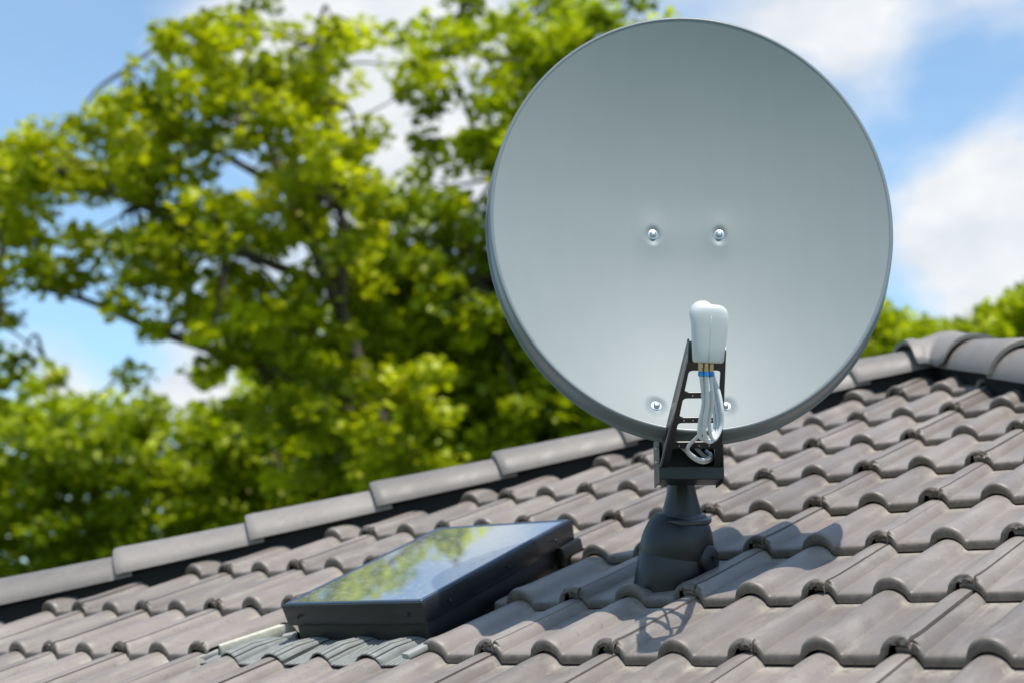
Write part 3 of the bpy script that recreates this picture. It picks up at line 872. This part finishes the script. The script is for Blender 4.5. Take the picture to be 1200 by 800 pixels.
for i in range(len(secs) - 1):
    for k in range(NS): a = i * NS + k; a2 = i * NS + (k + 1) % NS; F.append((a, a2, a2 + NS, a + NS))
F.append(tuple(range(NS))[::-1]); F.append(tuple(range((len(secs) - 1) * NS, len(secs) * NS)))
lnb = mesh_obj('receiver_head', V, F, M['lnbwhite'], dish, True)
lnb['label'] = 'white plastic receiver head at the end of the arm'
# moulding seam down the face
bm = bmesh.new()
pts = []
for t in (0.02, 0.2, 0.4, 0.6, 0.8): pts.append(LF @ Vector((-0.001 + 0.0015 * t, -0.0201, t * LH)))
add_tube(bm, pts, 0.0005, 6); bm_obj('seam', bm, M['lnbgrey'], lnb, True)
# horn
hp = LF @ Vector((-0.0095, 0.016, LH * 0.70)); target = DF @ Vector((0, -0.07, 0.03)); hz = (target - hp).normalized(); hx = (DR - hz * DR.dot(hz)).normalized()
HF = frame_mat(hp, hx, hz.cross(hx), hz)
bm = bmesh.new()
add_lathe(bm, HF, [(0.020, -0.01), (0.022, 0.004), (0.022, 0.016), (0.0222, 0.020), (0.0240, 0.026), (0.0243, 0.042), (0.0235, 0.046), (0.022, 0.047)], 44)
bm_obj('feed_horn', bm, M['lnbwhite'], lnb, True, angle=40)
bm = bmesh.new(); add_lathe(bm, HF, [(0.0225, -0.004), (0.0235, -0.003), (0.0235, 0.010), (0.0222, 0.011)], 40); bm_obj('horn_clamp', bm, M['lnbgrey'], lnb, True, angle=40)
bm = bmesh.new()
add_box(bm, LF, (-22.5 * ps, 0.014, LH * 0.0), (-4 * ps, 0.032, LH * 0.36), 0.002); bm_obj('arm_clamp', bm, M['black'], arm, True, angle=40)
# connectors, boots, cables
cab = []
offs = [(-7.5, -0.008), (-1.5, -0.010), (4.2, -0.007), (-3, 0.006)]
for i, (ox, oy) in enumerate(offs):
    p0 = LF @ Vector((ox * ps - 0.002, oy, 0.002)); dn = -Vector((0, 0, 1)) * 0.6 - lz * 0.4; dn.normalize()
    bm = bmesh.new(); add_tube(bm, [p0, p0 + dn * 0.012], 0.0052, 6); add_tube(bm, [p0 + dn * 0.0121, p0 + dn * 0.022], 0.0046, 14)
    bm_obj('connector', bm, M['brass'], lnb, False)
    bm = bmesh.new(); add_tube(bm, [p0 + dn * 0.0185, p0 + dn * 0.0265], 0.0056, 14); bm_obj('rubber_boot', bm, M['blue'], lnb, True, angle=50)
    cab.append(p0 + dn * 0.026)
def cp(x, y_, d): return at(x, y_, d)
loops = [
    [cab[0], cp(824.5, 470, 2.79), cp(820, 495, 2.80), cp(820, 510, 2.81), cp(828, 516, 2.82), cp(837, 511, 2.83), cp(844, 495, 2.84), cp(843, 470, 2.84), cp(838, 452, 2.85), cp(834, 442, 2.86)],
    [cab[1], cp(829, 470, 2.78), cp(826, 495, 2.79), cp(826, 509, 2.80), cp(831, 517.5, 2.81), cp(839, 511, 2.83), cp(842, 492, 2.84), cp(838, 468, 2.845), cp(834, 450, 2.85), cp(832, 438, 2.86)],
    [cab[2], cp(835, 470, 2.785), cp(831, 492, 2.80), cp(833, 510, 2.81), cp(838, 514, 2.82), cp(845, 500, 2.83), cp(846, 480, 2.83), cp(842, 458, 2.84), cp(837, 445, 2.85), cp(835, 436, 2.86)],
    [cab[3], cp(826, 468, 2.80), cp(822, 490, 2.815), cp(826, 508, 2.82), cp(832, 512, 2.83), cp(838, 500, 2.845), cp(836, 474, 2.85), cp(833, 460, 2.86), cp(826, 500, 2.93), cp(806, 524, 3.02), cp(816, 536, 3.06), cp(826, 538, 3.08), cp(833, 534, 3.11), cp(828, 528, 3.2)],
]
for pts in loops:
    bm = bmesh.new(); add_tube(bm, spline(pts, 9), 0.0037, 12); bm_obj('cable', bm, M['cable'], lnb, True)
for pts in ([cp(797, 522, 3.13), cp(803, 527, 3.12), cp(812, 536, 3.115), cp(824, 541, 3.115), cp(834, 537, 3.13), cp(832, 531, 3.17)], [cp(812, 520, 3.15), cp(818, 527, 3.14), cp(827, 535, 3.14), cp(835, 535, 3.15)]):
    bm = bmesh.new(); add_tube(bm, spline(pts, 8), 0.0042, 12); bm_obj('cable', bm, M['cable'], arm, True)

# ================================================================== TREES
GR = at(0, 756, 1)  # noqa
def leaves_mesh(name, C_, size, mat, parent, tone_bias, per=26, spread=0.11):
    """C_: tuft centres (n,3)"""
    n = len(C_)
    cen = np.repeat(C_, per, axis=0); tb = np.repeat(tone_bias, per)
    m_ = len(cen)
    dr = rng.normal(0, 1, (m_, 3)); dr /= np.linalg.norm(dr, axis=1)[:, None]
    rad = 1.75 * spread * rng.uniform(0, 1, m_) ** 0.45 * np.repeat(rng.uniform(0.55, 1.25, n), per)
    ax_ = np.repeat(rng.uniform(0.7, 1.3, (n, 2)), per, axis=0)
    cen = cen + dr * rad[:, None] * np.stack([ax_[:, 0], ax_[:, 1], np.full(m_, 0.62)], 1)
    nrm = rng.normal(0, 1, (m_, 3)); nrm[:, 2] = np.abs(nrm[:, 2]) + 0.7; nrm /= np.linalg.norm(nrm, axis=1)[:, None]
    t = rng.normal(0, 1, (m_, 3)); t -= nrm * (t * nrm).sum(1)[:, None]; t /= np.linalg.norm(t, axis=1)[:, None]
    s = np.cross(nrm, t); L = (size * rng.uniform(0.65, 1.25, m_))[:, None]
    # a lobed leaf of six points, folded a little along its rib
    P = [cen - t * L * 0.5, cen - t * L * 0.1 + s * L * 0.42 + nrm * L * 0.10, cen + t * L * 0.22 + s * L * 0.30 + nrm * L * 0.06,
         cen + t * L * 0.6 - nrm * L * 0.08, cen + t * L * 0.22 - s * L * 0.30 + nrm * L * 0.06, cen - t * L * 0.1 - s * L * 0.42 + nrm * L * 0.10]
    V = np.stack(P, 1).reshape(-1, 3)
    b0 = np.arange(m_)[:, None] * 6
    Fq = np.concatenate([b0 + np.array([[0, 1, 2, 3]]), b0 + np.array([[0, 3, 4, 5]])], 1).reshape(-1)
    off = np.array(origin_of(parent)); V = V - off
    me = bpy.data.meshes.new(name); me.vertices.add(len(V)); me.vertices.foreach_set('co', V.astype(np.float32).ravel())
    nf = m_ * 2; me.loops.add(nf * 4); me.loops.foreach_set('vertex_index', Fq.astype(np.int32))
    me.polygons.add(nf); me.polygons.foreach_set('loop_start', np.arange(0, nf * 4, 4, dtype=np.int32)); me.polygons.foreach_set('loop_total', np.full(nf, 4, dtype=np.int32))
    me.update(calc_edges=True)
    tone = np.clip(np.repeat(tb + rng.normal(0, 0.16, m_), 6), 0, 1)
    a = me.attributes.new('tone', 'FLOAT', 'POINT'); a.data.foreach_set('value', tone.astype(np.float32))
    return link(name, me, mat, parent)

def tufts_from_map(rows, x0, y0, cell, depth, thick, dens, keep=None):
    out, tb = [], []
    for j, row in enumerate(rows):
        for i, ch in enumerate(row):
            if ch in ' .': continue
            d = int(ch)
            lam = d * d / 9.0 * dens
            k = rng.poisson(lam)
            for _ in range(k):
                px = x0 + (i + rng.uniform(-0.12, 1.12)) * cell; py = y0 + (j + rng.uniform(-0.12, 1.12)) * cell
                dd = depth + rng.uniform(-1, 1) * thick
                out.append(tuple(at(px, py, dd))); tb.append(rng.normal(0.5, 0.3))
    return np.array(out), np.array(tb)

def limb(bm, pts, r0, r1):
    sp = spline(pts, 5); n_ = len(sp)
    add_tube(bm, sp, [r0 + (r1 - r0) * (i / (n_ - 1)) ** 0.8 for i in range(n_)], 8)

def tree(label, rows, x0, y0, cell, depth, thick, dens, trunk_px, trunk_r, limbs, mat, size=0.10, per=26, spread=0.11, twigs=60, group=None, cat='tree', name='deciduous_tree'):
    sc = depth / 13.5
    size *= sc; spread *= sc; thick *= sc
    base = at(trunk_px, 756, depth); base = Vector((base.x, base.y, 0))
    root = empty(name, base); tag(root, label, cat, group)
    C_, tb = tufts_from_map(rows, x0, y0, cell, depth, thick, dens)
    bm = bmesh.new()
    tops = []
    for L in limbs:
        pts = [at(p[0], p[1], depth + sc * (p[2] if len(p) > 2 else 0)) for p in L[1]]
        if L[0] == 'trunk': pts = [base - Vector((0, 0, 0.2))] + pts
        limb(bm, pts, L[2] * sc, L[3] * sc); tops += pts[1:]
    # twigs run out to some of the tufts from the nearest limb point
    if len(C_) and twigs:
        T = np.array([tuple(p) for p in tops])
        for k in rng.choice(len(C_), min(twigs, len(C_)), replace=False):
            q = C_[k]; dist = np.linalg.norm(T - q, axis=1); a = Vector(T[dist.argmin()]); q = Vector(q)
            if (q - a).length > 2.2 * sc: continue
            mid = (a + q) / 2 + Vector(rng.normal(0, 0.12 * sc, 3)) + Vector((0, 0, 0.10))
            limb(bm, [a, mid, q], 0.024 * sc, 0.006 * sc)
    bm_obj('trunk', bm, M['bark'], root, True)
    leaves_mesh('crown', C_, size, mat, root, tb, per, spread)
    return root

M['leafA'] = leaf_material('leaf_yellow_green', (0.17, 0.22, 0.006), (0.66, 0.69, 0.015), (1.0, 1.0, 0.35))
M['leafB'] = leaf_material('leaf_fresh_green', (0.16, 0.22, 0.007), (0.58, 0.65, 0.017), (1.0, 1.0, 0.35))
M['leafC'] = leaf_material('leaf_deep_green', (0.16, 0.22, 0.007), (0.55, 0.62, 0.017), (0.95, 1.0, 0.35))

mapA = [  # 40 px cells from x=-80
 "......37641....",
 ".....246673652.",
 "....357886655 4",
 "..136788766754.",
 "5667888866776 .",
 "5567888547887..",
 "5564667888877..",
 "5565447887467..",
 "4456456886546..",
 "3311115788887..",
 "443 .12356888..",
 "4423 1. 2367888",
 "3332.... 468888",
 ".........258888",
]
A = tree('large loose-crowned deciduous tree filling the left of the view, sky showing through its branches', mapA, -80, 0, 40, 22, 1.5, 0.74, 520, 0.17,
     [('trunk', [(500, 620), (440, 480), (385, 330), (335, 220), (300, 120), (285, 30)], 0.11, 0.02),
      ('b', [(430, 470), (300, 425, .3), (190, 390, .4), (95, 350, .2), (0, 330, 0)], 0.075, 0.018),
      ('b', [(370, 330), (270, 290, -.5), (160, 240, -.6), (60, 200, -.5)], 0.06, 0.015),
      ('b', [(330, 220), (230, 160, .5), (150, 80, .6)], 0.045, 0.01),
      ('b', [(400, 400), (400, 250, -.6), (380, 120, -.7), (370, 50, -.7)], 0.05, 0.01),
      ('b', [(-60, 330, .6), (-5, 375, .6), (50, 415, .5), (75, 450, .6), (112, 478, .6)], 0.016, 0.004),
      ('b', [(60, 500, .8), (130, 450, .7), (150, 420, .8)], 0.015, 0.006)],
     M['leafA'], size=0.095, per=60, spread=0.145, twigs=150)
mapB = [  # from x=400
 "..5634776",
 ".24645788754",
 "..2457888875",
 "..3257888886",
 "..3456888887",
 "234566888888",
 "467778888888",
 "588678888888",
 "588888888888",
 "688888888888",
 "788888888888",
 "888888888888",
 "888888888888",
 "888888888888",
 "88888888888 ",
 "888888888   ",
]
tree('bushy green tree rising behind the dish, its left half in view', mapB, 400, 0, 40, 25, 1.4, 0.95, 700, 0.2,
     [('trunk', [(690, 640), (660, 420), (640, 260), (620, 120), (600, 30)], 0.22, 0.03),
      ('b', [(660, 420), (560, 330, -.5), (480, 260, -.6)], 0.07, 0.012),
      ('b', [(645, 280), (580, 210, .4), (540, 110, .5), (500, 20, .5)], 0.05, 0.01),
      ('b', [(600, 110, 0), (570, 70, -.3), (535, 30, -.4)], 0.025, 0.008),
      ('b', [(650, 330), (760, 230, .3), (850, 180, .3)], 0.07, 0.012)],
     M['leafB'], size=0.095, per=60, spread=0.15, twigs=90)
mapC = [  # from x=-120 y=400
 "..4...........",
 "5563...3.38888",
 "888657877888888",
 "88888888888888",
 "88888888888888",
 "88888888888888",
 "88888888888888",
 "8888888888....",
]
tree('darker green tree low at the left, below the patch of open sky', mapC, -120, 400, 40, 28, 1.2, 0.95, 90, 0.16,
     [('trunk', [(100, 700), (110, 620), (120, 540), (140, 490)], 0.16, 0.03), ('b', [(110, 620), (30, 560), (-40, 520)], 0.06, 0.015), ('b', [(112, 610), (200, 560), (300, 500)], 0.06, 0.015)],
     M['leafC'], size=0.095, per=60, spread=0.16, twigs=20)
mapD = [  # from x=330 y=400
 "888888888",
 "888888888",
 "8888888888",
 "8888888888",
 "8888888888",
 "888888888",
 "88888888",
]
tree('dense green tree low behind the hip ridge, left of the dish', mapD, 300, 380, 40, 31, 1.3, 1.0, 470, 0.16,
     [('trunk', [(470, 700), (465, 600), (460, 500), (450, 430)], 0.18, 0.03), ('b', [(465, 600), (380, 520), (340, 470)], 0.06, 0.015), ('b', [(463, 560), (560, 500), (620, 450)], 0.06, 0.015)],
     M['leafC'], size=0.095, per=60, spread=0.16, twigs=20)
mapE = [
 "...2.......",
 "..68641....",
 ".888888863 ",
 "88888888886",
 "88888888888",
 "88888888888",
]
tree('small bright green treetop beyond the roof apex, next to the dish rim', mapE, 930, 335, 20, 26, 0.8, 1.3, 1040, 0.12,
     [('trunk', [(1040, 600), (1042, 480), (1045, 380)], 0.12, 0.02), ('b', [(1042, 470), (1085, 420), (1105, 385)], 0.04, 0.01), ('b', [(1042, 470), (1000, 420), (975, 395)], 0.04, 0.01)],
     M['leafB'], size=0.075, per=36, spread=0.09, twigs=15)
mapF = [
 ".....3...55...",
 "..25885..688887",
 "..688888888888",
 "4788888888888888",
 "4888888888888888",
 "8888888888888888",
 "888888888888888",
]
tree('green treetop at the right edge of the picture, beyond the right hip', mapF, 1105, 325, 20, 23, 0.8, 1.3, 1190, 0.12,
     [('trunk', [(1190, 600), (1185, 470), (1180, 370)], 0.12, 0.02), ('b', [(1185, 460), (1230, 410), (1260, 380)], 0.04, 0.01), ('b', [(1185, 460), (1150, 410), (1140, 375)], 0.04, 0.01)],
     M['leafB'], size=0.075, per=36, spread=0.09, twigs=15)

# ================================================================== GROUND
mesh_obj('ground', [(-900, -900, 0), (900, -900, 0), (900, 900, 0), (-900, 900, 0)], [(0, 1, 2, 3)], M['grass'])['kind'] = 'structure'

# ================================================================== SKY, SUN, CAMERA
SUN_EL, SUN_AZ = R(69.5), R(117)                # azimuth clockwise from +Y
w = bpy.data.worlds.new('World'); scene.world = w; w.use_nodes = True
nt = w.node_tree; nt.nodes.clear()
out = nt.nodes.new('ShaderNodeOutputWorld'); bg = nt.nodes.new('ShaderNodeBackground'); nt.links.new(bg.outputs[0], out.inputs[0])
SKYSTR = 0.11
bg.inputs[1].default_value = SKYSTR
sky = nt.nodes.new('ShaderNodeTexSky'); sky.sky_type = 'NISHITA'; sky.sun_disc = False; sky.sun_elevation = SUN_EL; sky.sun_rotation = SUN_AZ
sky.air_density = 1.0; sky.dust_density = 0.7; sky.ozone_density = 1.5; sky.altitude = 50
tc = N(nt, 'ShaderNodeTexCoord')
def dirv(px, py): return (at(px, py, 1) - CAM).normalized()
# cloud cover: fractal noise on the sky direction plus cumulus banks at chosen bearings
mp = N(nt, 'ShaderNodeMapping'); mp.inputs['Scale'].default_value = (3.0, 3.0, 6.0); mp.inputs['Location'].default_value = (0.35, 1.3, 0.2)
nt.links.new(tc.outputs['Generated'], mp.inputs[0])
nz = N(nt, 'ShaderNodeTexNoise', Scale=1.6, Detail=9.0, Roughness=0.58, Distortion=0.25); nt.links.new(mp.outputs[0], nz.inputs['Vector'])
acc = None
banks = [((880, 10), 0.085, 0.30), ((1010, 20), 0.05, 0.16), ((1150, 235), 0.062, 0.36), ((1195, 200), 0.05, 0.25), ((1085, 275), 0.028, 0.15), ((1165, 345), 0.035, 0.32), ((70, 470), 0.045, 0.36), ((250, 478), 0.04, 0.28), ((440, 90), 0.13, 0.20),
         ((480, 20), 0.10, 0.12), ((200, 10), 0.07, 0.12), ((620, 420), 0.2, 0.16), ((60, 90), 0.085, -0.22), ((1120, 110), 0.04, -0.20), ((130, 400), 0.03, -0.12)]
for (p, s, a) in banks:
    d = dirv(*p)
    dot = N(nt, 'ShaderNodeVectorMath', operation='DISTANCE'); nt.links.new(tc.outputs['Generated'], dot.inputs[0]); dot.inputs[1].default_value = d
    dv_ = N(nt, 'ShaderNodeMath', operation='DIVIDE'); nt.links.new(dot.outputs['Value'], dv_.inputs[0]); dv_.inputs[1].default_value = s
    sq = N(nt, 'ShaderNodeMath', operation='MULTIPLY'); nt.links.new(dv_.outputs[0], sq.inputs[0]); nt.links.new(dv_.outputs[0], sq.inputs[1])
    ng = N(nt, 'ShaderNodeMath', operation='MULTIPLY'); nt.links.new(sq.outputs[0], ng.inputs[0]); ng.inputs[1].default_value = -1
    ex = N(nt, 'ShaderNodeMath', operation='EXPONENT'); nt.links.new(ng.outputs[0], ex.inputs[0])
    ml = N(nt, 'ShaderNodeMath', operation='MULTIPLY_ADD'); nt.links.new(ex.outputs[0], ml.inputs[0]); ml.inputs[1].default_value = a
    if acc is None: nt.links.new(nz.outputs[0], ml.inputs[2])
    else: nt.links.new(acc, ml.inputs[2])
    acc = ml.outputs[0]
cr = ramp(nt, acc, [(0.54, (0.14,) * 3), (0.66, (0.42,) * 3), (0.80, (1, 1, 1))])
nz2 = N(nt, 'ShaderNodeTexNoise', Scale=5.0, Detail=6.0, Roughness=0.6); nt.links.new(mp.outputs[0], nz2.inputs['Vector'])
cc = ramp(nt, nz2.outputs[0], [(0.35, (0.60 / SKYSTR, 0.64 / SKYSTR, 0.69 / SKYSTR)), (0.65, (0.74 / SKYSTR, 0.75 / SKYSTR, 0.765 / SKYSTR))])
sk2 = mix(nt, 1.0, sky.outputs[0], (1.18, 1.52, 1.58), 'MULTIPLY')
nt.links.new(mix(nt, cr.outputs[0], sk2, cc.outputs[0]), bg.inputs[0])

sl = bpy.data.lights.new('sun', 'SUN'); sl.energy = 4.2; sl.angle = R(0.53); sl.color = (1.0, 0.955, 0.88)
so = bpy.data.objects.new('sun', sl); COL.objects.link(so)
sd = Vector((math.sin(SUN_AZ) * math.cos(SUN_EL), math.cos(SUN_AZ) * math.cos(SUN_EL), math.sin(SUN_EL)))
so.rotation_euler = (-sd).to_track_quat('-Z', 'Y').to_euler(); so.location = (3, -4, 12)

cd = bpy.data.cameras.new('camera'); co_ = bpy.data.objects.new('camera', cd); COL.objects.link(co_)
cd.sensor_width = 36; cd.lens = FOC / 1200 * 36; cd.clip_start = 0.05; cd.clip_end = 3000
co_.matrix_world = frame_mat(CAM, RIGHT, UP, -FWD)
cd.dof.use_dof = True; cd.dof.focus_distance = 3.0; cd.dof.aperture_fstop = 2.8; cd.dof.aperture_blades = 0
scene.camera = co_
scene.render.engine = 'CYCLES'
scene.view_settings.view_transform = 'Standard'; scene.view_settings.look = 'None'; scene.view_settings.exposure = 0.36; scene.view_settings.gamma = 1.0
scene.view_settings.use_curve_mapping = False
